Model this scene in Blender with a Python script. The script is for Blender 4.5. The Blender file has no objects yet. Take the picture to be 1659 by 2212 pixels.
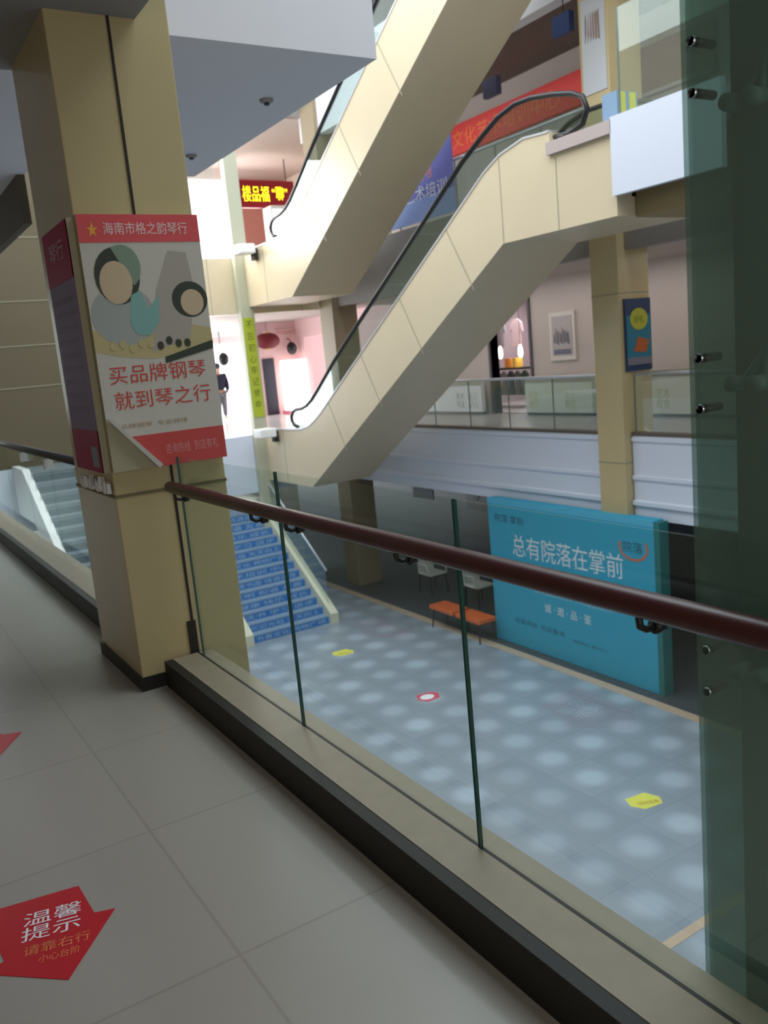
import bpy, math, random
from mathutils import Vector, Matrix
random.seed(7)
C = bpy.context.scene.collection
sc = bpy.context.scene

# ------------------------------------------------------------------ camera
FPX, YAW, PITCH, ROLL, EYE = 1850.0, 0.547787952, -0.181341069, -0.0934414279, 1.55
cy, sy = math.cos(YAW), math.sin(YAW)
fw = Vector((sy*math.cos(PITCH), cy*math.cos(PITCH), math.sin(PITCH)))
r0 = Vector((cy, -sy, 0)); u0 = r0.cross(fw)
rr = r0*math.cos(ROLL) + u0*math.sin(ROLL)
uu = -r0*math.sin(ROLL) + u0*math.cos(ROLL)
cd = bpy.data.cameras.new('camera'); cam = bpy.data.objects.new('camera', cd); C.objects.link(cam)
cam.matrix_world = Matrix(((rr.x, uu.x, -fw.x, 0), (rr.y, uu.y, -fw.y, 0), (rr.z, uu.z, -fw.z, EYE), (0, 0, 0, 1)))
cd.sensor_fit = 'VERTICAL'; cd.sensor_height = 24.0; cd.lens = FPX*24.0/2212.0
cd.clip_start = 0.02; cd.clip_end = 300
sc.camera = cam
cd.dof.use_dof = True; cd.dof.focus_distance = 2.6; cd.dof.aperture_fstop = 3.2

# ------------------------------------------------------------------ light
w = bpy.data.worlds.new('world'); sc.world = w; w.use_nodes = True
bg = w.node_tree.nodes['Background']; bg.inputs[0].default_value = (0.93, 0.96, 1.0, 1); bg.inputs[1].default_value = 4.0
def area(name, loc, rot, sx, sz, power, col=(1, 1, 1)):
    l = bpy.data.lights.new(name, 'AREA'); l.shape = 'RECTANGLE'; l.size = sx; l.size_y = sz
    l.energy = power; l.color = col
    o = bpy.data.objects.new(name, l); C.objects.link(o); o.location = loc; o.rotation_euler = rot
    return o
area('skylight_daylight', (6.0, 8.0, 10.2), (0, 0, 0), 6.5, 22, 1750, (0.86, 0.93, 1.0))
area('end_window_daylight', (6.3, 18.05, 5.0), (math.radians(-90), 0, math.radians(12)), 2.4, 2.0, 160, (1.0, 0.97, 0.93))
area('entrance_daylight', (9.6, 28.6, 2.2), (math.radians(-90), 0, 0), 4.0, 3.6, 650, (1.0, 0.97, 0.95))
area('upper_entrance_daylight', (9.6, 23.4, 5.4), (math.radians(-90), 0, 0), 3.0, 1.4, 110, (1.0, 0.95, 0.9))
area('high_side_fill', (2.7, 7.5, 8.3), (0, math.radians(-62), 0), 3.0, 20, 430, (0.90, 0.95, 1.0))  # added fill from high on the left, no clerestory stands there
area('hall_front_fill', (6.0, -5.7, 1.5), (math.radians(90), 0, 0), 7.0, 8.0, 150, (0.93, 0.96, 1.0))  # added fill that brightens faces turned to the viewer, no real source
area('walkway_rear_fill', (-0.6, -2.9, 1.9), (math.radians(90), 0, 0), 3.2, 1.8, 50, (1.0, 0.95, 0.88))  # added fill behind the camera for the near column, no window there
area('far_walkway_fill', (11.4, 10.0, 2.7), (0, 0, 0), 1.2, 13, 75, (1.0, 0.95, 0.92))  # added fill to brighten the far corridor, no fittings behind it
area('top_walkway_fill', (11.4, 10.0, 6.4), (0, 0, 0), 1.2, 12, 40, (1.0, 0.96, 0.94))  # added fill for the top corridor, no fittings behind it
sc.view_settings.view_transform = 'Standard'; sc.view_settings.look = 'None'
sc.view_settings.gamma = 1.0; sc.view_settings.use_curve_mapping = False
sc.view_settings.exposure = 0.0

# ------------------------------------------------------------------ materials
def lin(c):
    return tuple((x/12.92 if x <= .04045 else ((x+.055)/1.055)**2.4) for x in (v/255 for v in c))
MATS = {}
def mat(name, rgb, rough=.6, metal=0, spec=.5, var=0.0, vscale=3.0, emit=0, bump=0, coat=0):
    if name in MATS: return MATS[name]
    m = bpy.data.materials.new(name); m.use_nodes = True; nt = m.node_tree
    b = nt.nodes['Principled BSDF']; c = lin(rgb)
    b.inputs['Base Color'].default_value = (*c, 1); b.inputs['Roughness'].default_value = rough
    b.inputs['Metallic'].default_value = metal; b.inputs['Specular IOR Level'].default_value = spec
    b.inputs['Coat Weight'].default_value = coat; b.inputs['Coat Roughness'].default_value = .12
    if emit:
        b.inputs['Emission Color'].default_value = (*c, 1); b.inputs['Emission Strength'].default_value = emit
    if var or bump:
        tc = nt.nodes.new('ShaderNodeTexCoord'); no = nt.nodes.new('ShaderNodeTexNoise')
        no.inputs['Scale'].default_value = vscale; no.inputs['Detail'].default_value = 4
        nt.links.new(tc.outputs['Object'], no.inputs['Vector'])
        if var:
            mx = nt.nodes.new('ShaderNodeMix'); mx.data_type = 'RGBA'
            mx.inputs[6].default_value = (*[x*(1-var) for x in c], 1); mx.inputs[7].default_value = (*[min(1, x*(1+var)) for x in c], 1)
            nt.links.new(no.outputs['Fac'], mx.inputs[0]); nt.links.new(mx.outputs[2], b.inputs['Base Color'])
        if bump:
            bp = nt.nodes.new('ShaderNodeBump'); bp.inputs['Strength'].default_value = bump; bp.inputs['Distance'].default_value = .01
            nt.links.new(no.outputs['Fac'], bp.inputs['Height']); nt.links.new(bp.outputs['Normal'], b.inputs['Normal'])
    MATS[name] = m; return m

def tile_mat(name, rgb, joint, size, off, rough, jw, dome=0.0, var=.05, spec=.5, spot=0.0):
    """square tiles laid along the hall, joints of width jw; dome = how far each polished tile bellies"""
    m = bpy.data.materials.new(name); m.use_nodes = True; nt = m.node_tree; N = nt.nodes; L = nt.links
    b = N['Principled BSDF']; b.inputs['Roughness'].default_value = rough; b.inputs['Specular IOR Level'].default_value = spec
    geo = N.new('ShaderNodeNewGeometry'); sep = N.new('ShaderNodeSeparateXYZ'); L.new(geo.outputs['Position'], sep.inputs[0])
    def M(op, a, bb=None, cc=None):
        n = N.new('ShaderNodeMath'); n.operation = op
        for i, v in enumerate((a, bb, cc)):
            if v is None: continue
            if isinstance(v, (int, float)): n.inputs[i].default_value = v
            else: L.new(v, n.inputs[i])
        return n.outputs[0]
    fr = []; cell = []
    for ax, o in ((0, off[0]), (1, off[1])):
        t = M('DIVIDE', M('SUBTRACT', sep.outputs[ax], o), size)
        fr.append(M('SUBTRACT', t, M('FLOOR', t))); cell.append(M('FLOOR', t))
    ed = [M('MINIMUM', f, M('SUBTRACT', 1.0, f)) for f in fr]
    jm = M('LESS_THAN', M('MINIMUM', ed[0], ed[1]), jw/size)
    cb = N.new('ShaderNodeCombineXYZ'); L.new(cell[0], cb.inputs[0]); L.new(cell[1], cb.inputs[1])
    wn = N.new('ShaderNodeTexWhiteNoise'); L.new(cb.outputs[0], wn.inputs['Vector'])
    no = N.new('ShaderNodeTexNoise'); no.inputs['Scale'].default_value = 2.5; no.inputs['Detail'].default_value = 5
    L.new(geo.outputs['Position'], no.inputs['Vector'])
    v = M('ADD', M('MULTIPLY', wn.outputs['Value'], var), M('MULTIPLY', no.outputs['Fac'], var))
    v = M('ADD', v, 1-var)
    if spot:
        # a reflected highlight painted as a paler spot in the middle of every tile
        dx = M('SUBTRACT', fr[0], .5); dy = M('SUBTRACT', fr[1], .5)
        rad = M('SQRT', M('ADD', M('MULTIPLY', dx, dx), M('MULTIPLY', dy, dy)))
        ss = N.new('ShaderNodeMapRange'); ss.interpolation_type = 'SMOOTHSTEP'
        L.new(rad, ss.inputs[0]); ss.inputs[1].default_value = .12; ss.inputs[2].default_value = .42; ss.inputs[3].default_value = spot; ss.inputs[4].default_value = 0
        v = M('ADD', v, M('MULTIPLY', ss.outputs[0], M('ADD', .5, M('MULTIPLY', wn.outputs['Value'], .8))))
    hs = N.new('ShaderNodeMix'); hs.data_type = 'RGBA'; hs.blend_type = 'MULTIPLY'; hs.inputs[0].default_value = 1
    hs.inputs[6].default_value = (*lin(rgb), 1)
    cc = N.new('ShaderNodeCombineXYZ')
    for i in range(3): L.new(v, cc.inputs[i])
    L.new(cc.outputs[0], hs.inputs[7])
    mx = N.new('ShaderNodeMix'); mx.data_type = 'RGBA'; L.new(jm, mx.inputs[0]); L.new(hs.outputs[2], mx.inputs[6]); mx.inputs[7].default_value = (*lin(joint), 1)
    L.new(mx.outputs[2], b.inputs['Base Color'])
    if dome:
        h = M('MULTIPLY', M('MULTIPLY', fr[0], M('SUBTRACT', 1.0, fr[0])), M('MULTIPLY', fr[1], M('SUBTRACT', 1.0, fr[1])))
        bp = N.new('ShaderNodeBump'); bp.inputs['Strength'].default_value = 1; bp.inputs['Distance'].default_value = dome
        L.new(h, bp.inputs['Height']); L.new(bp.outputs['Normal'], b.inputs['Normal'])
    MATS[name] = m; return m

def glass_mat(name, tint, refl=.08, rough=.0, haze=0):
    m = bpy.data.materials.new(name); m.use_nodes = True; nt = m.node_tree; N = nt.nodes; L = nt.links
    N.remove(N['Principled BSDF'])
    tr = N.new('ShaderNodeBsdfTransparent'); tr.inputs[0].default_value = (*tint, 1)
    gl = N.new('ShaderNodeBsdfGlossy'); gl.inputs[0].default_value = (.9, 1, .97, 1); gl.inputs['Roughness'].default_value = rough
    lw = N.new('ShaderNodeLayerWeight'); lw.inputs[0].default_value = .35
    mr = N.new('ShaderNodeMapRange'); L.new(lw.outputs['Fresnel'], mr.inputs[0]); mr.inputs[3].default_value = refl*.35; mr.inputs[4].default_value = refl*4
    mx = N.new('ShaderNodeMixShader'); L.new(mr.outputs[0], mx.inputs[0]); L.new(tr.outputs[0], mx.inputs[1]); L.new(gl.outputs[0], mx.inputs[2])
    out = mx.outputs[0]
    if haze:      # painted haze: pale diffuse colour mixed in to brighten the pane
        df = N.new('ShaderNodeBsdfDiffuse'); df.inputs[0].default_value = (.50, .63, .60, 1)
        m2 = N.new('ShaderNodeMixShader'); m2.inputs[0].default_value = haze; L.new(out, m2.inputs[1]); L.new(df.outputs[0], m2.inputs[2]); out = m2.outputs[0]
    L.new(out, N['Material Output'].inputs[0]); MATS[name] = m; return m

beige = mat('beige_cladding', (216, 201, 170), .38, var=.04, vscale=1.5)
beige2 = mat('beige_column_paint', (196, 178, 134), .3, var=.07, vscale=1.8)
pale = mat('pale_panel', (205, 208, 190), .45)
dark = mat('dark_joint', (38, 32, 24), .7)
seam = mat('seam', (150, 145, 122), .6)
white = mat('white_panel', (220, 227, 240), .4)
ceil_m = mat('ceiling_paint', (222, 222, 228), .9, var=.02)
grey = mat('grey_paint', (150, 146, 142), .6)
wallm = mat('greige_wall', (190, 178, 172), .7, var=.04)
pink = mat('pink_wall', (232, 196, 196), .7, var=.04)
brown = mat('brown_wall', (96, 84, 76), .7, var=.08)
stone = mat('kerb_stone', (150, 138, 118), .5, var=.12, vscale=14)
granite = mat('dark_granite', (24, 20, 16), .6, var=.3, vscale=40)
rubber = mat('black_rubber', (22, 22, 26), .35)
steel = mat('brushed_steel', (200, 205, 210), .25, metal=1)
satin = mat('satin_steel', (225, 228, 235), .35, metal=.6)
rail_wood = mat('maroon_handrail', (72, 32, 34), .38, var=.15, vscale=6)
gpane = glass_mat('clear_glass', (.93, .965, .95), .035)
gfar = glass_mat('balustrade_glass', (.95, .975, .965), .05, haze=.06)
gclear = glass_mat('top_glass', (.96, .98, .975), .04)
gedge = mat('green_glass_edge', (58, 90, 84), .2)
glift = glass_mat('green_tinted_glass', (.60, .69, .655), .03, haze=.17)
gesc = glass_mat('escalator_glass', (.84, .90, .90), .12)
post_m = mat('dark_green_steel', (112, 138, 128), .4)
white_paint = mat('white_paint', (240, 240, 238), .5)
txt_white = mat('white_print', (238, 240, 245), .6)
txt_red = mat('red_print', (206, 66, 60), .6)
txt_dark = mat('dark_print', (46, 50, 66), .6)

# ------------------------------------------------------------------ mesh helper
class MB:
    def __init__(s): s.v = []; s.f = []; s.m = []
    def face(s, pts, m=0):
        n = len(s.v); s.v += [tuple(p) for p in pts]; s.f.append(tuple(range(n, n+len(pts)))); s.m.append(m)
    def box(s, a, b, m=0):
        x0, y0, z0 = [min(a[i], b[i]) for i in range(3)]; x1, y1, z1 = [max(a[i], b[i]) for i in range(3)]
        n = len(s.v)
        s.v += [(x0,y0,z0),(x1,y0,z0),(x1,y1,z0),(x0,y1,z0),(x0,y0,z1),(x1,y0,z1),(x1,y1,z1),(x0,y1,z1)]
        for q in ((0,3,2,1),(4,5,6,7),(0,1,5,4),(1,2,6,5),(2,3,7,6),(3,0,4,7)):
            s.f.append(tuple(n+i for i in q)); s.m.append(m)
        return s
    def prism(s, poly, axis, a, b, m=0):
        """poly: list of 2-D points in the two other axes (in order), extruded along axis from a to b"""
        def P(p, t):
            return {'x': (t, p[0], p[1]), 'y': (p[0], t, p[1]), 'z': (p[0], p[1], t)}[axis]
        n = len(s.v); k = len(poly)
        s.v += [P(p, a) for p in poly] + [P(p, b) for p in poly]
        s.f.append(tuple(n+i for i in range(k))); s.m.append(m)
        s.f.append(tuple(n+k+i for i in reversed(range(k)))); s.m.append(m)
        for i in range(k):
            j = (i+1) % k
            s.f.append((n+i, n+k+i, n+k+j, n+j)); s.m.append(m)
        return s
    def tube(s, pts, r, seg=10, closed=False, m=0, sx=1.0):
        pts = [Vector(p) for p in pts]; n0 = len(s.v); k = len(pts)
        up = Vector((0, 0, 1))
        rs = r if isinstance(r, (list, tuple)) else [r]*k
        pv = None
        for i, p in enumerate(pts):
            a = pts[i-1] if (i > 0 or closed) else p; b = pts[(i+1) % k] if (i < k-1 or closed) else p
            d = (b-a).normalized()
            if pv is None:
                sd = d.cross(up) if abs(d.dot(up)) < .95 else d.cross(Vector((1, 0, 0)))
            else: sd = pv - d*pv.dot(d)
            sd.normalize(); pv = sd; u = sd.cross(d)
            for q in range(seg):
                t = 2*math.pi*q/seg
                s.v.append(tuple(p + sd*(math.cos(t)*rs[i]*sx) + u*(math.sin(t)*rs[i])))
        for i in range(k if closed else k-1):
            for q in range(seg):
                a = n0+i*seg+q; b = n0+i*seg+(q+1) % seg; c = n0+((i+1) % k)*seg+(q+1) % seg; d = n0+((i+1) % k)*seg+q
                s.f.append((a, b, c, d)); s.m.append(m)
        if not closed:
            s.f.append(tuple(n0+q for q in reversed(range(seg)))); s.m.append(m)
            s.f.append(tuple(n0+(k-1)*seg+q for q in range(seg))); s.m.append(m)
        return s
    def ball(s, c, r, m=0, seg=14, rings=9):
        rx, ry, rz = r if isinstance(r, (list, tuple)) else (r, r, r); n = len(s.v)
        s.v.append((c[0], c[1], c[2]-rz))
        for i in range(1, rings):
            t = -math.pi/2+math.pi*i/rings
            for q in range(seg):
                a = 2*math.pi*q/seg; s.v.append((c[0]+rx*math.cos(t)*math.cos(a), c[1]+ry*math.cos(t)*math.sin(a), c[2]+rz*math.sin(t)))
        s.v.append((c[0], c[1], c[2]+rz)); last = len(s.v)-1
        for q in range(seg):
            s.f.append((n, n+1+(q+1) % seg, n+1+q)); s.m.append(m)
            s.f.append((last, last-seg+q, last-seg+(q+1) % seg)); s.m.append(m)
        for i in range(rings-2):
            for q in range(seg):
                a = n+1+i*seg+q; b = n+1+i*seg+(q+1) % seg
                s.f.append((a, b, b+seg, a+seg)); s.m.append(m)
        return s
    def build(s, name, mats, parent=None, smooth=False, bevel=0):
        if not isinstance(mats, (list, tuple)): mats = [mats]
        o3 = Vector((0, 0, 0)); p = parent
        while p is not None: o3 += p.location; p = p.parent
        me = bpy.data.meshes.new(name)
        me.from_pydata([(x-o3.x, y-o3.y, z-o3.z) for x, y, z in s.v], [], s.f)
        for mm in mats: me.materials.append(mm)
        for i, po in enumerate(me.polygons): po.material_index = s.m[i]; po.use_smooth = smooth
        me.update(); o = bpy.data.objects.new(name, me); C.objects.link(o)
        if parent is not None: o.parent = parent
        if bevel:
            bv = o.modifiers.new('bevel', 'BEVEL'); bv.width = bevel; bv.segments = 2; bv.limit_method = 'ANGLE'
        return o

def tag(o, label=None, cat=None, group=None, kind=None):
    if label: o['label'] = label
    if cat: o['category'] = cat
    if group: o['group'] = group
    if kind: o['kind'] = kind
    return o
def thing(name, loc, label, cat, group=None, kind=None):
    o = bpy.data.objects.new(name, None); C.objects.link(o); o.location = loc; o.empty_display_size = .2
    return tag(o, label, cat, group, kind)
def struct(name, mb, m, label=None, **k):
    o = mb.build(name, m, **k); o['kind'] = 'structure'
    if label: o['label'] = label
    return o
def copy_tree(o, parent=None):
    c = o.copy(); C.objects.link(c)
    if parent is not None: c.parent = parent
    for ch in [x for x in bpy.data.objects if x.parent == o]: copy_tree(ch, c)
    return c

def letters(text, origin, right, up, width, height, m, parent=None, name='lettering', out=.0015):
    """writing laid on a surface: origin = lower left corner of its box"""
    cu = bpy.data.curves.new(name, 'FONT'); cu.body = text; cu.size = 1; cu.resolution_u = 3
    to = bpy.data.objects.new(name, cu); C.objects.link(to)
    dg = bpy.context.evaluated_depsgraph_get(); dg.update()
    me = bpy.data.meshes.new_from_object(to.evaluated_get(dg)); bpy.data.objects.remove(to)
    if len(me.vertices) == 0: return None
    xs = [v.co.x for v in me.vertices]; ys = [v.co.y for v in me.vertices]
    x0, x1, y0, y1 = min(xs), max(xs), min(ys), max(ys)
    R = Vector(right).normalized(); U = Vector(up).normalized(); Nn = R.cross(U); O = Vector(origin)
    off = Vector((0, 0, 0)); p = parent
    while p is not None: off += p.location; p = p.parent
    for v in me.vertices:
        a = (v.co.x-x0)/(x1-x0)*width; b = (v.co.y-y0)/(y1-y0)*height
        v.co = O + R*a + U*b + Nn*out - off
    me.materials.clear(); me.materials.append(m)
    o = bpy.data.objects.new(name, me); C.objects.link(o)
    if parent is not None: o.parent = parent
    return o
LX = ((0, -1, 0), (0, 0, 1))      # a surface that faces -x, read from the walkway
LY = ((1, 0, 0), (0, 0, 1))       # a surface that faces -y

def ell(c0, c1, rx, ry, n=22, a0=0, a1=360):
    return [(c0+rx*math.cos(math.radians(a0+(a1-a0)*i/n)), c1+ry*math.sin(math.radians(a0+(a1-a0)*i/n))) for i in range(n)]

# ------------------------------------------------------------------ setting
GZ, L3, L4 = -3.9, 3.88, 7.76
tile_near = tile_mat('walkway_tiles', (166, 160, 152), (152, 146, 138), .8, (.65, 2.02), .3, .005, var=.05)
tile_gnd = tile_mat('hall_tiles', (146, 156, 168), (138, 148, 160), .7, (5.38, 4.85), .24, .008, dome=.12, var=.12, spot=.42, spec=.8)
dark_floor = mat('arcade_floor', (70, 76, 82), .5, var=.1)
tan = mat('tan_border_stone', (196, 172, 150), .5, var=.08, vscale=8)

struct('floor', MB().box((-3, -3, -.3), (1.16, 18.2, 0)), tile_near, 'pale grey square tiles of the upper walkway')
struct('floor_ground', MB().box((-3, -6, GZ-.2), (9.32, 36, GZ)), tile_gnd, 'blue grey tiled floor of the hall below')
struct('floor_arcade', MB().box((9.5, -6, GZ-.2), (16, 36, GZ)), dark_floor)
struct('trim_1', MB().box((9.32, -6, GZ-.2), (9.5, 36, GZ+.004)), tan)
struct('trim_2', MB().box((4.0, 4.66, GZ), (9.32, 4.76, GZ+.004)), tan)
# edge kerb of the walkway
kb = MB().box((1.16, -3, -.3), (1.405, 4.14, .0), 0).box((1.195, -3, 0), (1.405, 4.14, .135), 0).box((1.15, -3, 0), (1.195, 4.14, .133), 1).box((1.325, -3, .135), (1.337, 4.14, .1355), 1)
struct('trim_3', kb, [stone, granite], 'stone kerb with a black skirting under the glass railing', bevel=.004)
kb = MB().box((1.16, 4.98, -.3), (1.405, 17, 0)).box((1.195, 4.98, 0), (1.405, 17, .135)).box((1.15, 4.98, 0), (1.195, 17, .133), 1)
struct('trim_4', kb, [stone, granite], bevel=.004)
struct('trim_5', MB().box((1.16, -3, -1.25), (1.43, 18.2, -.3)), white)
struct('wall_left', MB().box((-3.2, -6, GZ), (-3, 18.4, 10)), beige2)
struct('wall_back', MB().box((-3.2, -6.2, GZ), (16, -6, 10.4)), grey)
# dropped ceiling above the walkway and the upper slab that steps out behind the column
struct('ceiling', MB().box((-3, -6, 3.17), (1.45, 5.0, 3.6)), mat('shaded_ceiling_paint', (150, 147, 145), .9))  # darker colour stands in for the missing light under this ceiling
struct('ceiling_upper', MB().box((-3, 5.05, 3.45), (3.35, 8.5, 4.6)).box((-3, 8.5, 3.45), (1.77, 18.2, 4.6)), ceil_m)
struct('trim_6', MB().box((1.70, 8.6, 3.02), (1.77, 18.2, 3.45)), mat('brown_beam', (84, 72, 58), .8))
# far end wall, open at the left for the stair window
bw = MB().box((1.45, 18.2, 0), (6.0, 18.4, 9)).box((-3, 18.2, 3.3), (1.45, 18.4, 9)).box((-3, 18.2, 0), (-1.2, 18.4, 3.3)).box((-1.2, 18.2, 0), (1.45, 18.4, .9))
for z in (1.55, 2.35, 3.2, 4.4): bw.box((1.45, 18.19, z), (6.0, 18.2, z+.02), 1)
struct('wall_end', bw, [mat('shaded_beige_wall', (100, 90, 66), .6), seam])  # beige wall, its shade put into the darker base colour
wf = MB().box((-1.2, 18.25, .9), (1.45, 18.3, .95)).box((.1, 18.25, .9), (.15, 18.3, 3.3)).box((-1.2, 18.25, 3.25), (1.45, 18.3, 3.3))
wo = struct('window_1', MB().box((-1.2, 18.27, .95), (1.45, 18.275, 3.25)), gpane); wf.build('window_frame', white_paint, wo)
struct('trim_7', MB().box((-3, 18.2, -1.3), (6.0, 18.45, 0)), white)
struct('wall_stair', MB().box((-3, 19.9, GZ), (9.6, 20.1, -1.3)), pale)
# upper-level floors beyond the end line
struct('floor_end_hall', MB().box((6.0, 18.45, -.3), (16, 36, 0)), mat('glossy_white_floor', (224, 222, 222), .2, var=.03))
bf = MB().box((6.0, 18.2, -1.3), (9.85, 18.45, .02))
struct('trim_8', bf, white)
struct('ceiling_end_hall', MB().box((6.0, 18.45, 2.85), (16, 36, 3.1)).box((6, 18.45, 3.5), (16, 36, L3)), wallm)
bf = MB().box((5.9, 18.2, 2.72), (9.85, 18.45, 3.93)).box((7.2, 18.193, 2.72), (7.206, 18.2, 3.93), 1).box((9.4, 18.193, 2.72), (9.41, 18.2, 3.93), 1)
struct('trim_9', bf, [beige, seam], 'beige fascia of the top floor across the far end')
struct('ceiling_end_top', MB().box((6.0, 18.45, 7.0), (12.7, 24.7, 7.3)).box((-3, 18.2, 9), (6, 18.4, 10)), wallm)
# far side of the atrium: fascia bands, slabs, walls
def band(y0, y1, z0, x=10.0):
    return [(x+.3, z0), (x, z0), (x, z0-.03), (x-.03, z0-.03), (x-.03, z0-.08), (x, z0-.1), (x, z0-.60), (x-.035, z0-.61), (x-.035, z0-.66), (x, z0-.70), (x, z0-.98), (x-.05, z0-1.0), (x-.05, z0-1.06), (x, z0-1.08), (x, z0-1.27), (x+.3, z0-1.27)]
struct('trim_10', MB().prism(band(0, 0, 0), 'y', -6, 9.0).prism(band(0, 0, 0), 'y', 9.58, 17.58).prism(band(0, 0, 0), 'y', 18.2, 18.45), white, 'white fascia band with mouldings on the far side of the hall')
struct('floor_far_side', MB().box((10.3, -6, -.3), (12.5, 18.45, 0)), mat('far_walkway_floor', (150, 144, 142), .3))
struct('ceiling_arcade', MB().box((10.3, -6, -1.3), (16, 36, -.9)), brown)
struct('trim_11', MB().box((9.99, -6, .0), (10.14, 9.0, .05)).box((9.99, 9.58, .0), (10.14, 17.55, .05)), mat('brown_edge_trim', (98, 88, 78), .5))
wl = MB().box((12.5, -6, 0), (12.7, 13.95, 2.75)).box((12.5, 15.25, 0), (12.7, 18.2, 2.75)).box((12.5, 13.95, 2.45), (12.7, 15.25, 2.75))
struct('wall_right', wl, wallm)
struct('wall_right_end', MB().box((12.5, 18.2, 0), (12.7, 21.0, 2.85)).box((12.5, 24.3, 0), (12.7, 25, 2.85)).box((12.5, 21, 2.3), (12.7, 24.3, 2.85)), pink)
struct('ceiling_far_side', MB().box((10.2, -6, 2.75), (13, 18.45, 3.0)), wallm)
struct('trim_12', MB().box((10.0, 7.45, 2.72), (10.2, 18.2, 3.93)), mat('grey_fascia', (142, 136, 130), .6))
struct('floor_top', MB().box((10.2, -6, 3.6), (13, 18.45, 3.9)).box((8.02, -6, 3.62), (10.2, 7.28, 3.9)), mat('top_floor_tiles', (188, 184, 180), .4))
struct('trim_13', MB().box((7.94, 5.83, 3.10), (8.02, 7.30, 3.96)), white, 'white fascia panel beside the escalator landing')
struct('trim_14', MB().box((8.3, -6, 2.86), (10.2, 7.27, 3.62)), mat('ochre_beam', (156, 138, 98), .7))
struct('wall_right_top', MB().box((12.5, -6, 3.9), (12.7, 18.45, 6.95)), wallm)
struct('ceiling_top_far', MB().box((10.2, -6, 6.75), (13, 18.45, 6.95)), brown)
struct('trim_15', MB().box((9.95, -6, 6.46), (10.2, 18.45, 7.76)), ceil_m)
struct('wall_right_ground', MB().box((13.2, -6, GZ), (13.4, 36, -1.25)), mat('dark_shopfronts', (58, 70, 70), .35))
# skylight roof: beams with frosted panes
rf = MB()
for i in range(9): rf.box((-.2, -5+i*3.0, 10.35), (12.7, -4.8+i*3.0, 10.7))
for x in (2.5, 6.0, 9.5): rf.box((x-.08, -6, 10.35), (x+.08, 20, 10.7))
rf.box((-3.2, -6.2, 10.5), (2.5, 20, 10.7)).box((9.5, -6.2, 10.5), (16, 20, 10.7)).box((2.5, -6.2, 10.68), (9.5, 20, 10.7), 1)
struct('ceiling_skylight', rf, [white_paint, mat('frosted_pane', (225, 235, 245), .8)])
struct('wall_right_roof', MB().box((12.5, -6, 7.7), (12.7, 20, 10.4)), grey)
struct('wall_end_roof', MB().box((5.9, 18.2, 7.0), (12.7, 18.4, 10.4)), grey)

# columns
def column(label, x0, y0, x1, y1, z0, z1, m, joints=(), vj=()):
    c = MB().box((x0, y0, z0), (x1, y1, z1))
    o = struct('column', c, m, label, bevel=.006)
    if joints or vj:
        s = MB()
        for z, h in joints: s.box((x0-.002, y0-.002, z), (x1+.002, y1+.002, z+h))
        for x, a, b in vj: s.box((x, y0-.004, a), (x+.013, y0+.01, b))
        s.build('panel_joint', dark, o)
    return o
colN = column('beige panelled column beside the walkway railing with advertising boards', 1.04, 4.17, 1.61, 4.96, GZ, 3.6, beige2)
s = MB().box((1.316, 4.163, 2.28), (1.328, 4.18, 3.17)).box((1.324, 4.163, .136), (1.336, 4.18, 1.14)).box((1.30, 4.16, .0), (1.345, 4.20, .3))
s.build('panel_joint', dark, colN)
MB().box((1.035, 4.165, .985), (1.612, 4.97, 1.0)).build('panel_seam', mat('olive_seam', (120, 110, 78), .6), colN)
MB().box((1.028, 4.158, 0.0), (1.16, 4.97, .07)).build('skirting', granite, colN)
colA = column('tall beige column in front of the white band, poster on its side', 9.85, 9.02, 10.5, 9.56, GZ, 7.7, beige2)
MB().box((9.847, 9.017, -.42), (10.5, 9.563, -.40)).box((9.847, 9.017, 2.1), (10.5, 9.563, 2.115)).build('panel_seam', seam, colA)
colB = column('brownish column near the foot of the two escalators', 9.85, 17.58, 10.5, 18.19, GZ, 7.7, mat('taupe_column', (150, 134, 108), .5))
colC = column('slim pale column at the far end carrying a yellow green banner', 7.78, 18.0, 8.10, 18.19, GZ, 7.0, mat('sage_column', (190, 190, 166), .5))
struct('column', MB().box((12.0, 21.8, L3), (12.3, 22.2, 7.0)), mat('warm_column', (222, 186, 130), .5), 'warm yellow column beside the red electronic sign')

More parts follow.
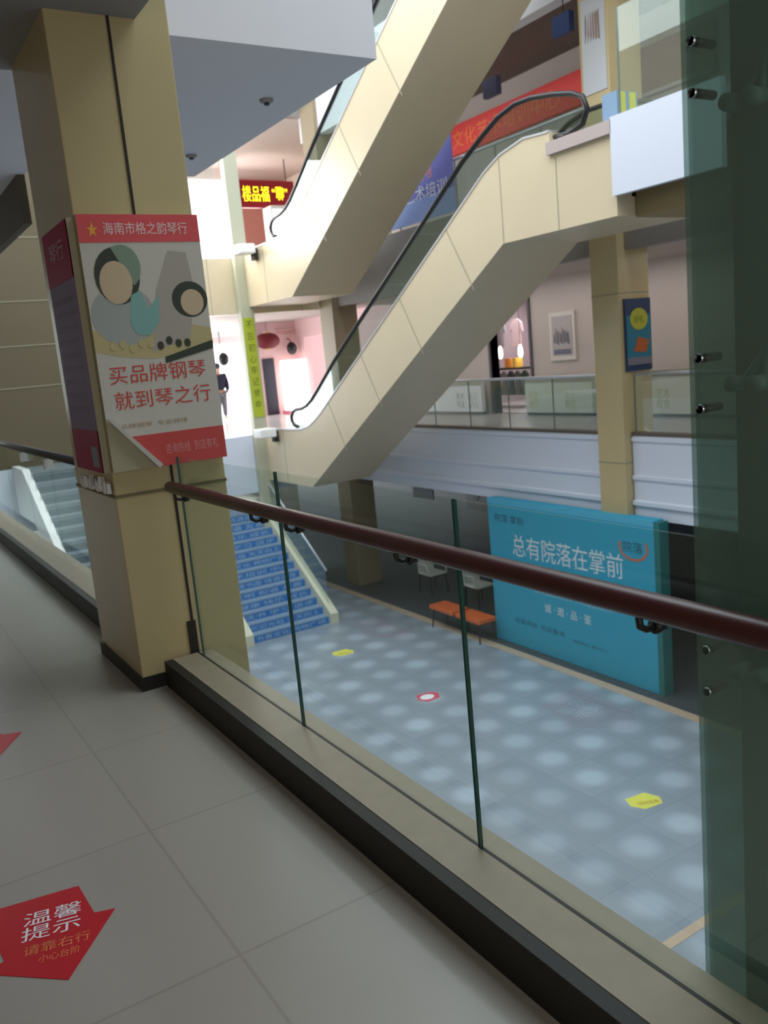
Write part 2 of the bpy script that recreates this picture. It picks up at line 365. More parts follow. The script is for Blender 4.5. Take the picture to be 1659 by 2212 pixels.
# ------------------------------------------------------------------ escalators
def deck(y):      # top of the side deck, lower landing at z = 0
    P = [(6.5, 4.06), (8.44, 4.07), (8.82, 4.10), (9.3, 4.01), (9.65, 3.86), (15.2, .50), (15.45, .375), (15.75, .24), (16.1, .17), (16.8, .14), (18.2, .14)]
    for (a, za), (b, zb) in zip(P, P[1:]):
        if a <= y <= b: return za+(zb-za)*(y-a)/(b-a)
    return P[-1][1]
def escalator(z, label):
    t = thing('escalator', (8.7, 17.0, z), label, 'escalator', 'escalators stacked one above the other')
    x0, x1 = 8.0, 9.4
    ys = [8.35, 8.44, 8.6, 8.82, 9.05, 9.3, 9.48, 9.65, 11, 12.5, 14, 15.2, 15.45, 15.6, 15.75, 15.92, 16.1, 16.4, 16.8, 18.19]
    top = [(y, deck(y)+z) for y in ys]
    poly = [(7.29, z+3.79), (8.35, z+3.79)] + top + [(18.19, z-1.03), (15.86, z-1.03), (9.34, z+2.88), (7.29, z+2.88)]
    # the hollow truss: two clad sides and a clad underside
    b = MB(); b.prism(poly, 'x', x0, x0+.25).prism(poly, 'x', x1-.25, x1)
    un = [(18.19, z-1.03), (15.86, z-1.03), (9.34, z+2.88), (7.29, z+2.88), (7.29, z+3.1), (9.3, z+3.1), (15.9, z-.8), (18.19, z-.8)]
    b.prism(un, 'x', x0+.25, x1-.25); b.build('cladding', beige, t)
    for y in (10.6, 12.0, 13.4, 14.8): # seams square to the slope
        zt = deck(y)+z; k = 1.0
        MB().prism([(y, zt-.01), (y+.012, zt-.02), (y+.012-.56*k, zt-.02-.93*k), (y-.56*k, zt-.01-.93*k)], 'x', x0-.003, x0).build('panel_seam', seam, t)
    for y in (9.32, 8.25, 17.0): MB().box((x0-.003, y, z+(2.885 if y < 10 else -1.02)), (x0, y+.012, z+(3.75 if y < 9 else (3.98 if y < 10 else .13)))).build('panel_seam', seam, t)
    for xs in (x0, x1-.06):
        s = MB(); rim = [(y, deck(y)+z+.0) for y in ys]
        for (a, za), (c, zc) in zip(rim, rim[1:]):
            s.prism([(a, za), (c, zc), (c, zc+.025), (a, za+.025)], 'x', xs-.012, xs+.072)
        s.build('deck_trim', satin, t)
    for xs in (x0+.05, x1-.05):
        # handrail loop
        hp = []
        base = [15.2, 14, 12.5, 11, 9.9]
        hp += [(16.35, z+.22), (16.52, z+.25), (16.6, z+.34), (16.6, z+.44), (16.5, z+.54), (16.35, z+.58)]
        hp += [(16.1, z+.60), (15.85, z+.66), (15.6, z+.78), (15.3, z+.97)] + [(y, deck(y)+z+.59) for y in (14.5, 13, 11.5, 10.2)]
        hp += [(9.7, z+4.36), (9.35, z+4.51), (9.0, z+4.58), (8.7, z+4.57), (8.3, z+4.50), (7.98, z+4.42), (7.80, z+4.33), (7.74, z+4.18), (7.82, z+4.03), (8.05, z+3.98), (8.3, z+4.0)]
        MB().tube([(xs, y, q) for y, q in hp], .033, 8, sx=1.1).build('handrail', rubber, t, smooth=True)
        g = [(y, deck(y)+z+.02) for y in (16.5, 15.92, 15.6, 15.2, 9.65, 9.3, 8.82, 8.36)]
        top2 = [(y, q) for y, q in hp[4:-3]]
        poly2 = g + [(8.36, z+4.0), (7.9, z+4.02)][1:] + list(reversed(top2))
        MB().prism(poly2, 'x', xs-.005, xs+.005).build('glass_side', gesc, t)
    s = MB(); n = 22; yA, zA = 15.5, z+.0; ry, rz = .292, .1764
    for i in range(n):
        y = 15.4-i*.292; q = z+.0+(i+1)*.1764
        s.box((x0+.25, y-.292, q-.5), (x1-.25, y, q))
    s.build('steps', mat('step_metal', (120, 122, 126), .4, metal=.6), t)
    MB().box((x0+.25, 15.4, z-.1), (x1-.25, 18.19, z)).build('landing_plate', steel, t)
    MB().box((x0+.25, 7.29, z+3.8), (x1-.25, 9.0, z+3.88)).build('landing_plate', steel, t)
    MB().box((x0-.06, 7.29, z+3.79), (x0+.25, 8.36, z+3.94)).build('landing_edge', mat('pink_grey_stone', (186, 172, 168), .6), t)
    return t
e1 = escalator(0.0, 'lower beige escalator rising from the far end past the white band')
e2 = copy_tree(e1); e2.location.z = 3.88
e2['label'] = 'upper beige escalator climbing out of the top of the view'
# ball shaped foot lights / boxes at the lower ends
for z, lb in ((0, 'white box light on a bracket at the foot of the lower escalator'), (3.88, 'white box light on a bracket at the foot of the upper escalator')):
    t = thing('box_light', (7.75, 17.3, z+.05), lb, 'light fitting', 'box lights at the escalator feet')
    MB().box((7.52, 17.1, z+.0), (7.90, 17.5, z+.2)).build('housing', white_paint, t, bevel=.03)
    MB().box((7.9, 17.22, z-.12), (7.985, 17.4, z+.12)).build('bracket', dark, t)

# ------------------------------------------------------------------ railings
t = thing('glass_balustrade', (1.33, 1.7, .135), 'frameless glass railing with maroon handrail along the near walkway edge', 'railing')
for y0 in (-1.54, -.42, .70, 1.82, 2.94):
    g = MB(); y1 = min(y0+1.12, 4.14); a, b = y0+.004, y1-.004
    g.box((1.3245, a, .1), (1.3365, b, 1.155))
    for i, q in enumerate(g.f):     # the cut edges look dark green
        pts = [g.v[k] for k in q]
        if len({round(p[1], 4) for p in pts}) == 1: g.m[i] = 1
    g.build('glass_panel', [gpane, gedge], t)
MB().tube([(1.275, y, 1.015) for y in (-2, 0, 1, 2, 3, 4.05)], .0285, 16).build('handrail', rail_wood, t, smooth=True)
for y in (4.0, 3.09, 2.78, 2.05, 1.15):
    b = MB().tube([(1.275, y, .995), (1.278, y, .965), (1.295, y, .955), (1.323, y, .955)], .008, 8).tube([(1.318, y, .955), (1.342, y, .955)], .016, 12)
    b.build('bracket', mat('dark_bracket', (52, 50, 50), .4, metal=.5), t, smooth=True)
t = thing('glass_balustrade', (1.33, 8, .135), 'glass railing continuing on the walkway behind the column', 'railing')
for i in range(9):
    y0 = 5.0+i*1.12
    MB().box((1.3245, y0+.004, .1), (1.3365, y0+1.116, 1.0)).build('glass_panel', gpane, t)
MB().tube([(1.30, 5.0, 1.02), (1.30, 10, 1.02), (1.30, 15.1, 1.02)], .03, 12).build('handrail', mat('grey_handrail', (72, 74, 78), .4), t, smooth=True)
for y in (6.1, 7.2, 8.3): MB().box((1.28, y-.03, .9), (1.345, y+.03, .98)).build('bracket', white_paint, t)
def far_rail(label, x, ys, z, h=.93, hr=True):
    t = thing('glass_balustrade', (x, ys[0], z), label, 'railing', None)
    for a, b in zip(ys, ys[1:]):
        MB().box((x, a+.01, z), (x+.012, b-.01, z+h)).build('glass_panel', gfar, t)
        MB().box((x-.002, b-.007, z), (x+.014, b+.007, z+h)).build('glass_joint', mat('pale_joint', (96, 112, 106), .5), t)
    if hr: MB().tube([(x, ys[0], z+h+.02), (x, ys[-1], z+h+.02)], .022, 8).build('handrail', satin, t, smooth=True)
    return t
far_rail('glass railing above the white band on the far side', 10.06, [9.6+i*1.14 for i in range(8)], .05, .85)
far_rail('short glass railing right of the tall beige column above the band', 10.06, [4.4, 5.55, 6.7, 7.85, 8.98], .05, .85)
far_rail('glass railing on the top floor behind the blue banner', 10.12, [9.6+i*1.14 for i in range(8)], 3.93)
far_rail('glass railing above the white fascia panel on the top floor', 8.06, [4.4, 5.8, 7.25], 3.96, 1.15, False)

# ------------------------------------------------------------------ lift shaft of green glass
t = thing('lift_shaft', (1.45, 1.15, GZ), 'tall green glass lift enclosure at the right beside the near railing', 'lift shaft')
MB().box((1.45, -2.2, GZ), (1.462, 1.138, 7)).build('front_glass', glift, t)
MB().box((1.45, 1.138, GZ), (3.4, 1.15, 7)).build('side_glass', glift, t)
MB().box((1.548, .985, GZ), (1.70, 1.115, 7)).build('steel_post', post_m, t)
MB().box((1.70, .93, GZ), (3.3, .97, 7)).build('steel_wall', post_m, t)
for z0, z1 in ((-.35, -.27), (2.30, 2.42), (.85, .93)):
    MB().box((1.55, -2.2, z0), (1.60, .985, z1)).build('cross_rail', post_m, t)
for z in (2.065, 1.975, 1.485, 1.385, .88, .787):
    f = MB().tube([(1.436, 1.118, z), (1.50, 1.118, z)], .009, 12)
    MB().tube([(1.436, 1.118, z), (1.446, 1.118, z)], .0095, 12).build('bolt_cap', steel, t, smooth=True)
    f.build('bolt', mat('dark_bracket', (52, 50, 50), .4, metal=.5), t, smooth=True)
for z in (1.95, 1.43, .83):
    MB().tube([(1.475, 1.075, z), (1.52, 1.075, z)], .016, 10).tube([(1.475, 1.03, z), (1.52, 1.03, z)], .016, 10).tube([(1.52, 1.075, z), (1.54, 1.05, z+.05), (1.56, 1.04, z+.10)], .008, 8).tube([(1.52, 1.03, z), (1.54, 1.04, z+.05), (1.56, 1.04, z+.10)], .008, 8).build('spider_fitting', post_m, t, smooth=True)

# ------------------------------------------------------------------ the boards on the near column
t = thing('advertising_board', (1.32, 4.12, 1.12), 'piano shop poster board on the front of the near column, lower corner peeling', 'poster')
X0, X1, Z0, Z1, Y = 1.035, 1.61, 1.115, 2.295, 4.115
MB().box((X0, Y+.004, Z0), (X1, 4.168, Z1)).build('board', mat('raw_board', (176, 168, 140), .6), t)
paper = mat('poster_paper', (206, 200, 190), .35, coat=.3)
MB().prism([(X0, 1.36), (X0, Z1), (X1, Z1), (X1, Z0), (1.27, Z0), (1.17, 1.25)], 'y', Y, Y+.003).build('sheet', paper, t)
MB().prism([(X0, Z1-.125), (X1, Z1-.125), (X1, Z1), (X0, Z1)], 'y', Y-.002, Y-.0005).build('header_strip', mat('coral_print', (226, 88, 92), .35, coat=.3), t)
MB().prism([(1.145, 1.275), (X1, 1.275), (X1, Z0), (1.27, Z0)], 'y', Y-.002, Y-.0005).build('footer_strip', mat('red_strip_print', (204, 78, 74), .35, coat=.3), t)
MB().prism([(X0, 1.37), (X0+.02, 1.37), (1.27, Z0+.01), (1.25, Z0-.004)], 'y', Y-.03, Y-.004).build('peeled_corner', mat('sheet_back', (196, 190, 184), .6), t)
pic = MB()
pm = [mat('hair_print', (62, 66, 54), .4), mat('skin_print', (208, 184, 152), .4), mat('teal_print', (134, 178, 172), .4), mat('sage_print', (132, 152, 132), .4),
      mat('straw_print', (196, 180, 132), .4), mat('grey_print', (176, 168, 156), .4), mat('stripe_print', (168, 172, 168), .4)]
def flat(poly, k, d): pic.prism(poly, 'y', Y-.001-d*.0006, Y-.0004-d*.0006, k)
flat([(X0, 1.68), (X0, 1.78), (1.25, 1.74), (1.42, 1.80), (X1, 1.76), (X1, 1.66), (1.3, 1.63), (1.16, 1.65)], 4, 0)
flat(ell(1.19, 1.84, .15, .14), 6, 1)
flat([(1.30, 1.66), (1.36, 1.95), (1.44, 2.13), (1.53, 2.12), (1.55, 1.95), (1.50, 1.72)], 5, 1)
flat(ell(1.185, 2.02, .105, .13), 0, 2); flat(ell(1.215, 2.06, .085, .10, a0=-60, a1=130), 3, 3); flat(ell(1.175, 1.99, .076, .098), 1, 4)
flat([(1.215, 1.80), (1.235, 1.93), (1.28, 1.95), (1.31, 1.86), (1.37, 1.93), (1.355, 1.80), (1.30, 1.74), (1.24, 1.75)], 2, 3)
flat(ell(1.52, 1.90, .09, .085), 0, 2); flat(ell(1.53, 1.885, .058, .062), 1, 3)
for i in range(9): flat(ell(1.12+i*.045, 1.70+.012*math.sin(i*2.3), .017, .021, 8), 0 if i > 4 else 4, 4)
flat([(1.36, 1.635), (X1, 1.70), (X1, 1.66), (1.36, 1.605)], 0, 3)
pic.build('printed_picture', pm, t)
letters('海南市格之韵琴行', (1.15, Y-.002, 2.205), *LY, .40, .055, mat('pink_white_print', (240, 214, 214), .5), t)
letters('★', (1.075, Y-.002, 2.195), *LY, .05, .07, mat('gold_print', (240, 172, 66), .5), t)
letters('买品牌钢琴', (1.08, Y-.001, 1.525), *LY, .475, .085, txt_red, t)
letters('就到琴之行', (1.09, Y-.001, 1.405), *LY, .475, .085, txt_red, t)
letters('品牌钢琴  专业调律', (1.10, Y-.001, 1.315), *LY, .33, .022, mat('tan_print', (170, 140, 110), .6), t)
letters('咨询热线  到店有礼', (1.30, Y-.0025, 1.17), *LY, .27, .05, mat('pale_red_print', (226, 150, 146), .6), t)

t = thing('advertising_board', (1.0, 4.45, 1.12), 'narrow purple and magenta board on the left side of the near column', 'poster')
MB().box((1.005, 4.17, Z0), (1.036, 4.70, Z1-.005)).build('board', mat('raw_board', (176, 168, 140), .6), t)
def side(z0, z1, m, nm, d=0.0, y0=4.175, y1=4.695): MB().box((1.001-d, y0, z0), (1.005, y1, z1)).build(nm, m, t)
side(Z0, Z1-.01, mat('lilac_print', (134, 112, 150), .6, spec=.2), 'sheet')
side(2.03, Z1-.01, mat('magenta_print', (160, 14, 76), .6, spec=.2), 'header_strip', .0015)
side(Z0, 1.32, mat('magenta_print', (160, 14, 76), .6, spec=.2), 'footer_strip', .0015)
side(1.14, 1.24, mat('slate_print', (110, 116, 132), .5), 'code_panel', .003, 4.21, 4.33)
letters('琴行', (1.0, 4.58, 2.13), *LX, .3, .09, mat('lilac_white_print', (196, 170, 190), .6), t)
for i in range(9): letters('钢琴吉他古筝', (1.0, 4.63, 1.93-i*.065), *LX, .40, .03, mat('violet_print', (98, 84, 110), .6), t)
t = thing('torn_wrapping', (1.03, 4.5, 1.1), 'crumpled white wrapping film hanging below the purple board', 'wrapping')
s = MB(); n = 16
for i in range(n):
    a, b = 4.19+i*.034, 4.19+(i+1)*.034
    f = lambda k: 1.06+.02*math.sin(k*2.1)+.012*math.sin(k*5.3)
    g = lambda k: 1.01-.012*math.sin(k*3.1)
    s.prism([(a, g(i)), (b, g(i+1)), (b, f(i+1)), (a, f(i))], 'x', 1.012-.006*math.sin(i*1.7), 1.03-.006*math.sin(i*1.7))
s.build('film', mat('film', (228, 226, 232), .3), t)

# ------------------------------------------------------------------ floor stickers
def sticker(name, pts, z, m, label, cat, group=None, mirror=None):
    cx = sum(p[0] for p in pts)/len(pts); cy_ = sum(p[1] for p in pts)/len(pts)
    t = thing(name, (cx, cy_, z), label, cat, group)
    MB().prism(pts, 'z', z+.0005, z+.002).build('sheet', m, t)
    return t
red = mat('red_vinyl', (196, 16, 34), .35)
t = sticker('floor_sticker', [(.368, 2.65), (.374, 2.475), (.430, 2.455), (.245, 2.225), (.06, 2.40), (.115, 2.42), (.09, 2.70)], 0, red, 'red arrow sticker with white characters on the walkway tiles', 'floor sticker')
# the arrow's own frame: it points towards the viewer
R_, U_ = (.97, -.24, 0), (.24, .97, 0)
letters('温馨\n提示', (.165, 2.47, .002), R_, U_, .165, .14, txt_white, t, out=.0008)
letters('请靠右行', (.16, 2.40, .002), R_, U_, .18, .045, mat('orange_print', (224, 130, 80), .6), t, out=.0008)
letters('小心台阶', (.19, 2.345, .002), R_, U_, .11, .035, mat('orange_print', (224, 130, 80), .6), t, out=.0008)
t = sticker('floor_sticker', [(.44, 4.09), (.26, 3.80), (.12, 3.98), (.18, 4.02), (.12, 4.30), (.34, 4.30), (.36, 4.13)], 0, red, 'red arrow sticker with a gold print farther along the walkway, cut by the left edge', 'floor sticker')
letters('安全', (.20, 4.0, .002), R_, U_, .13, .09, mat('gold_print', (240, 172, 66), .5), t, out=.0008)
yel = mat('yellow_vinyl', (232, 226, 96), .5)
for (x, y, m, lb, tx) in ((7.17, 13.72, yel, 'small yellow sticker on the hall floor near the blue stairs', '请排队'),
                      (7.17, 6.5, yel, 'yellow sticker on the hall floor nearest the lift glass', '保持距离')):
    t = sticker('floor_sticker', [(x-.20, y+.02), (x-.13, y+.17), (x+.15, y+.13), (x+.21, y-.05), (x+.13, y-.17), (x-.12, y-.13)], GZ, m, lb, 'floor sticker', 'yellow stickers on the hall floor')
    letters(tx, (x-.12, y-.04, GZ+.002), (.9, -.4, 0), (.4, .9, 0), .26, .08, mat('ochre_print', (190, 160, 60), .6), t)
x, y = 7.13, 10.86
t = sticker('floor_sticker', [(x-.2, y), (x-.12, y+.17), (x+.12, y+.15), (x+.21, y+.02), (x+.12, y-.15), (x-.12, y-.17)], GZ, mat('pinkred_vinyl', (214, 78, 96), .5), 'pink red sticker with a white middle on the hall floor', 'floor sticker')
MB().prism(ell(x-.02, y, .12, .10), 'z', GZ+.002, GZ+.003).build('white_disc', txt_white, t)

# ------------------------------------------------------------------ blue event wall on the hall floor
t = thing('display_wall', (9.8, 10.3, GZ), 'large turquoise event backdrop standing on the hall floor', 'backdrop')
blue = mat('turquoise_fabric', (52, 170, 204), .55, var=.04, vscale=1.2)
MB().box((9.70, 8.40, GZ), (9.92, 12.24, -1.20)).build('panel', blue, t, bevel=.012)
MB().box((9.695, 8.40, -1.30), (9.70, 12.24, -1.20)).build('top_strip', mat('sky_print', (84, 176, 206), .55), t)
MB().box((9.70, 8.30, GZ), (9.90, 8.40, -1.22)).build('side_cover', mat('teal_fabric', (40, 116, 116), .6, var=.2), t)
letters('总有院落在掌前', (9.70, 11.60, -2.20), *LX, 2.58, .40, txt_white, t)
letters('一座有温度的院子，只为懂生活的你', (9.70, 11.2, -2.80), *LX, 1.95, .13, mat('pale_blue_print', (176, 214, 232), .6), t)
letters('诚 · 邀 · 品 · 鉴', (9.70, 10.85, -3.10), *LX, 1.1, .16, txt_white, t)
letters('院落 掌前', (9.70, 12.05, -1.62), *LX, .78, .15, mat('navy_print', (32, 84, 110), .6), t)
letters('品鉴热线  欢迎垂询', (9.70, 11.65, -3.46), *LX, 1.25, .10, mat('navy_print', (32, 84, 110), .6), t)
letters('项目地址  城市中心', (9.70, 10.2, -3.50), *LX, .80, .06, mat('navy_print', (32, 84, 110), .6), t)
em = MB().prism(ell(8.80, -1.66, .29, .21, 30, 150, 390) + list(reversed(ell(8.80, -1.66, .25, .17, 30, 150, 390))), 'x', 9.694, 9.699)
em.build('emblem_ring', mat('orange_ring_print', (206, 120, 96), .6), t)
letters('院落', (9.70, 9.0, -1.74), *LX, .38, .17, mat('navy_print', (32, 84, 110), .6), t)

# ------------------------------------------------------------------ bench and chairs beyond the backdrop
t = thing('bench', (9.45, 13.0, GZ), 'orange topped bench with thin black legs left of the turquoise backdrop', 'bench')
orange = mat('orange_laminate', (222, 104, 52), .5)
for a, b in ((12.95, 13.72), (12.12, 12.86)):
    MB().box((9.22, a, -3.52), (9.62, b, -3.44)).build('seat', orange, t, bevel=.01)
for yy in (13.62, 12.2):
    for xx in (9.27, 9.57): MB().tube([(xx, yy, -3.5), (xx+(-.04 if xx < 9.4 else .04), yy+(.05 if yy > 13 else -.05), GZ)], .014, 8).build('leg', rubber, t)
MB().box((9.3, 12.2, -3.56), (9.54, 13.62, -3.525)).build('frame', rubber, t)
def chair(x, y, lb):
    t = thing('plastic_chair', (x, y, GZ), lb, 'chair', 'pale chairs in the dark arcade')
    pm_ = mat('pale_plastic', (236, 236, 230), .4)
    MB().box((x-.24, y-.26, -3.47), (x+.22, y+.22, -3.42)).build('seat', pm_, t, bevel=.02)
    MB().prism([(y+.20, -3.46), (y+.25, -3.46), (y+.31, -2.98), (y+.27, -2.98)], 'x', x-.22, x+.2).build('backrest', pm_, t, bevel=.01)
    for a in (-.26, .24): MB().tube([(x+a, y+.22, -3.22), (x+a*1.04, y-.16, -3.20), (x+a*.96, y-.24, -3.44)], .018, 8).build('armrest', pm_, t, smooth=True)
    for a in (-.2, .2):
        for b in (-.22, .2): MB().tube([(x+a, y+b, -3.45), (x+a*1.15, y+b*1.15, GZ)], .015, 8).build('leg', rubber, t)
    return t
chair(10.75, 15.75, 'pale chair with armrests in the dark arcade, farther left of the pair')
chair(10.8, 14.1, 'pale chair with armrests in the dark arcade, closer to the turquoise backdrop')
# arcade shopfront details
for i, (y, lb) in enumerate(((17.0, 'dark shop poster on the arcade wall nearest the brown column'), (14.5, 'dark square notice with a pale disc on the arcade wall'), (12.2, 'dark notice on the arcade wall half behind the turquoise backdrop'))):
    t = thing('wall_notice', (13.18, y, -2.4), lb, 'notice')
    MB().box((13.16, y-.45, -2.55), (13.2, y+.45, -1.75)).build('board', mat('black_green_board', (22, 42, 38), .4), t)
    MB().prism(ell(y+.05, -2.15, .14, .16), 'x', 13.15, 13.16).build('print', mat('dim_print', (120, 132, 126), .6), t)
struct('door_1', MB().box((13.17, 15.6, GZ), (13.2, 16.5, -1.7)), mat('dark_door', (30, 36, 38), .4))
t = thing('ceiling_sign', (10.4, 15.3, -1.45), 'small pale sign hanging under the band above the bench', 'sign')
MB().box((10.38, 14.95, -1.62), (10.42, 15.7, -1.40)).build('face', mat('dim_white_sign', (150, 150, 152), .5), t)

# ------------------------------------------------------------------ blue stairs
SY, SZ, run, rise, n = 15.55, GZ, .2385, .1625, 13
t = thing('staircase', (7.0, SY, GZ), 'wide staircase with blue lettered risers between cream kerbs', 'stairs')
tread = mat('stair_tread', (130, 154, 180), .5, var=.08)
rb = mat('blue_riser_film', (40, 124, 200), .45, var=.15, vscale=8); rl = mat('riser_letter', (176, 200, 226), .6)
rows = ['书香文化 购物广场', '欢迎光临 天天向上', '读书 学习 进步', '健康 快乐 成长', '文明 和谐 友善', '琴棋书画 诗酒花茶', '艺术培训 中心']
s = MB()
for i in range(n):
    y = SY+i*run
    s.box((6.12, y, GZ), (7.88, 20 if i == n-1 else y+run+.02, SZ+(i+1)*rise))
s.build('treads', tread, t)
for i in range(n):
    y = SY+i*run
    r = MB().box((6.12, y-.005, SZ+i*rise+.004), (7.88, y, SZ+(i+1)*rise-.03)).build('riser', rb, t)
    letters(rows[i % 7], (6.2, y-.005, SZ+i*rise+.02), *LY, 1.60, .10, rl, r)
def string(x0, x1, nm):
    MB().prism([(SY-.12, GZ), (SY-.12, GZ+.22), (SY+n*run, GZ+n*rise+.27), (20, GZ+n*rise+.27), (20, GZ)], 'x', x0, x1).build(nm, mat('cream_stone', (226, 222, 198), .5), t)
string(5.92, 6.12, 'kerb'); string(7.88, 8.06, 'kerb')
MB().prism([(SY+.1, GZ+.3), (SY+n*run, GZ+n*rise+.3), (SY+n*run, GZ+n*rise+1.1), (SY+.1, GZ+1.1)], 'x', 7.965, 7.977).build('glass_side', gfar, t)
MB().tube([(7.97, SY+.05, GZ+1.12), (7.97, SY+n*run, GZ+n*rise+1.12)], .025, 8).build('handrail', satin, t, smooth=True)
# grey staircase seen through the railing left of the column
t = thing('staircase', (3.4, 11, GZ), 'steep grey steps with white side seen left of the near column', 'stairs')
s = MB(); m_ = 22
for i in range(m_): s.box((2.75, 10.6+i*.29, GZ), (4.1, 17.0, GZ+(i+1)*.1773) if i == m_-1 else (4.1, 10.6+(i+1)*.29+.01, GZ+(i+1)*.1773))
s.build('treads', mat('grey_step', (118, 130, 138), .4, var=.1), t)
s = MB()
for i in range(m_): s.box((2.75, 10.598+i*.29, GZ+i*.1773), (4.1, 10.6+i*.29, GZ+i*.1773+.11))
s.build('risers', mat('slate_riser', (84, 100, 110), .5), t)
MB().prism([(10.4, GZ), (10.4, GZ+.1), (17.0, .06), (18.1, .06), (18.1, -.9), (16.6, -.9)], 'x', 2.62, 2.75).build('side_panel', white_paint, t)
MB().box((2.75, 16.98, -.2), (4.1, 18.2, 0)).build('landing', mat('grey_step', (118, 130, 138), .4), t)

# ------------------------------------------------------------------ posters and signs of the far side
t = thing('advertising_board', (10.2, 9.0, .96), 'blue poster with yellow and orange pictures on the side of the tall beige column', 'poster')
MB().box((9.93, 8.985, .96), (10.48, 9.018, 2.02)).build('board', mat('deep_blue_print', (34, 58, 92), .5), t)
s = MB(); s.box((9.95, 8.98, 1.16), (10.46, 8.985, 1.78)).prism(ell(10.21, 1.72, .19, .16), 'y', 8.974, 8.979, 1)
s.prism([(10.08, 1.25), (10.18, 1.46), (10.42, 1.40), (10.34, 1.22)], 'y', 8.974, 8.979, 2); s.box((9.95, 8.975, 1.05), (10.46, 8.985, 1.16), 3)
s.build('printed_picture', [mat('cyan_print', (34, 118, 140), .5), mat('yellow_print', (176, 176, 50), .5), mat('rust_print', (176, 92, 44), .5), mat('grey_print2', (116, 118, 130), .5)], t)
letters('好礼', (10.1, 8.974, 1.66), *LY, .22, .11, mat('green_print', (90, 110, 30), .5), t)
t = thing('poster', (12.48, 12.93, 1.1), 'white framed ink painting style poster on the grey far wall', 'poster')
MB().box((12.46, 12.58, 1.10), (12.5, 13.30, 2.06)).build('frame', mat('pale_frame', (206, 198, 190), .5), t)
s = MB().box((12.452, 12.66, 1.20), (12.46, 13.22, 1.98), 0).box((12.448, 12.70, 1.22), (12.452, 13.18, 1.32), 1)
for i in range(9): s.prism([(12.72+.05*i, 1.40+.03*(i % 3)), (12.78+.05*i, 1.45), (12.80+.045*i, 1.62+.05*(i % 4)), (12.74+.05*i, 1.66+.03*(i % 2))], 'x', 12.449, 12.452, 1+i % 2)
s.build('printed_picture', [mat('grey_lilac_print', (170, 160, 160), .5), mat('ink_print', (92, 90, 112), .5), mat('sepia_print', (130, 116, 104), .5)], t)
def signboard(y0, y1, z0, z1, tx, lb, col, tcol):
    t = thing('signboard', (12.3, (y0+y1)/2, z0), lb, 'signboard', 'low white signboards along the far walkway wall')
    MB().box((12.26, y0, .06), (12.36, y1, z1)).build('board', mat('board_'+str(col[0])+str(col[2]), col, .5), t)
    MB().box((12.30, y0, 0), (12.34, y1, .06)).build('plinth', rubber, t)
    MB().box((12.252, y0, z1-.12), (12.26, y1, z1-.0)).build('top_strip', mat('sage_grey_print', (140, 140, 124), .5), t)
    for q, yy in tx: letters(q, (12.26, yy, z0+.15), *LX, .30, .36, mat('txt'+str(tcol[0]), tcol, .6), t)
signboard(12.0, 13.92, 0, .80, (('招生\n进行', 13.82), ('音乐\n舞蹈', 12.75)), 'pale green signboard with olive characters right of the shop doorway', (196, 206, 192), (168, 176, 110))
signboard(15.4, 18.0, 0, .78, (('美术\n书法', 16.35), ('少儿', 15.85)), 'white signboard with grey characters left of the shop doorway', (222, 226, 232), (130, 136, 136))
signboard(8.0, 10.75, 0, .84, (('艺术\n教育', 10.45),), 'pale signboard with olive characters at the right behind the column', (204, 208, 196), (168, 180, 60))
# shop behind the doorway
sh = MB().box((12.7, 12.2, 0), (16, 12.3, 2.8)).box((12.7, 17.8, 0), (16, 17.9, 2.8)).box((16, 12.2, 0), (16.1, 17.9, 2.8)).box((12.7, 12.2, 2.8), (16.1, 17.9, 2.9)).box((12.7, 12.2, -.1), (16.1, 17.9, 0))
struct('wall_shop', sh, mat('shop_interior', (178, 164, 168), .7, var=.15))
df = MB().box((12.47, 13.88, 0), (12.72, 13.95, 2.5)).box((12.47, 15.25, 0), (12.72, 15.32, 2.5)).box((12.47, 13.88, 2.45), (12.72, 15.32, 2.52))
struct('door_2', df, mat('dark_door_frame', (58, 48, 60), .5))
area('shop_light', (14.6, 15.8, 2.7), (0, 0, 0), 2.0, 3.0, 90, (1, .93, .93))
for i, y in enumerate((16.6, 15.86)):
    t = thing('pendant_lamp', (13.9, y, 1.4), 'glowing narrow lamp inside the shop, '+('left' if i == 0 else 'right')+' one of the pair', 'lamp', 'shop lamps')
    MB().tube([(13.9, y, 1.18), (13.9, y, 1.26), (13.9, y, 1.40), (13.9, y, 1.48)], [.03, .06, .05, .02], 10).build('shade', mat('lamp_glow', (255, 240, 205), .5, emit=9), t, smooth=True)
    MB().tube([(13.9, y, 1.48), (13.9, y, 2.8)], .006, 6).build('cord', rubber, t)
for i, (y, lb) in enumerate(((16.32, 'dull orange carton on the shop shelf, left one'), (16.07, 'bright yellow orange carton on the shop shelf, right one'))):
    t = thing('carton', (13.95, y, .95), lb, 'box', 'cartons on the shop shelf')
    MB().box((13.85, y-.1, .95), (14.05, y+.1, 1.17)).build('carton_body', mat('carton%d' % i, ((206, 128, 56), (242, 192, 86))[i], .5, emit=.25), t)  # slight glow put into the carton colour
    MB().box((13.846, y-.015, .95), (14.054, y+.015, 1.172)).build('tape', mat('tape_tan', (180, 140, 90), .5), t)
t = thing('shelf', (13.95, 16.3, 0), 'dark green display shelf inside the shop doorway', 'shelf')
s = MB().box((13.8, 15.4, .9), (14.2, 17.1, .95)).box((13.8, 15.4, .4), (14.2, 17.1, .44)).build('board', mat('green_black_shelf', (44, 60, 54), .5), t)
for y in (15.4, 17.07): MB().box((13.8, y, 0), (14.2, y+.03, .95)).build('side_panel', mat('green_black_shelf', (44, 60, 54), .5), t)
gc = [(60, 84, 70), (92, 96, 84), (50, 66, 62), (118, 118, 110), (70, 60, 84), (64, 88, 76)]
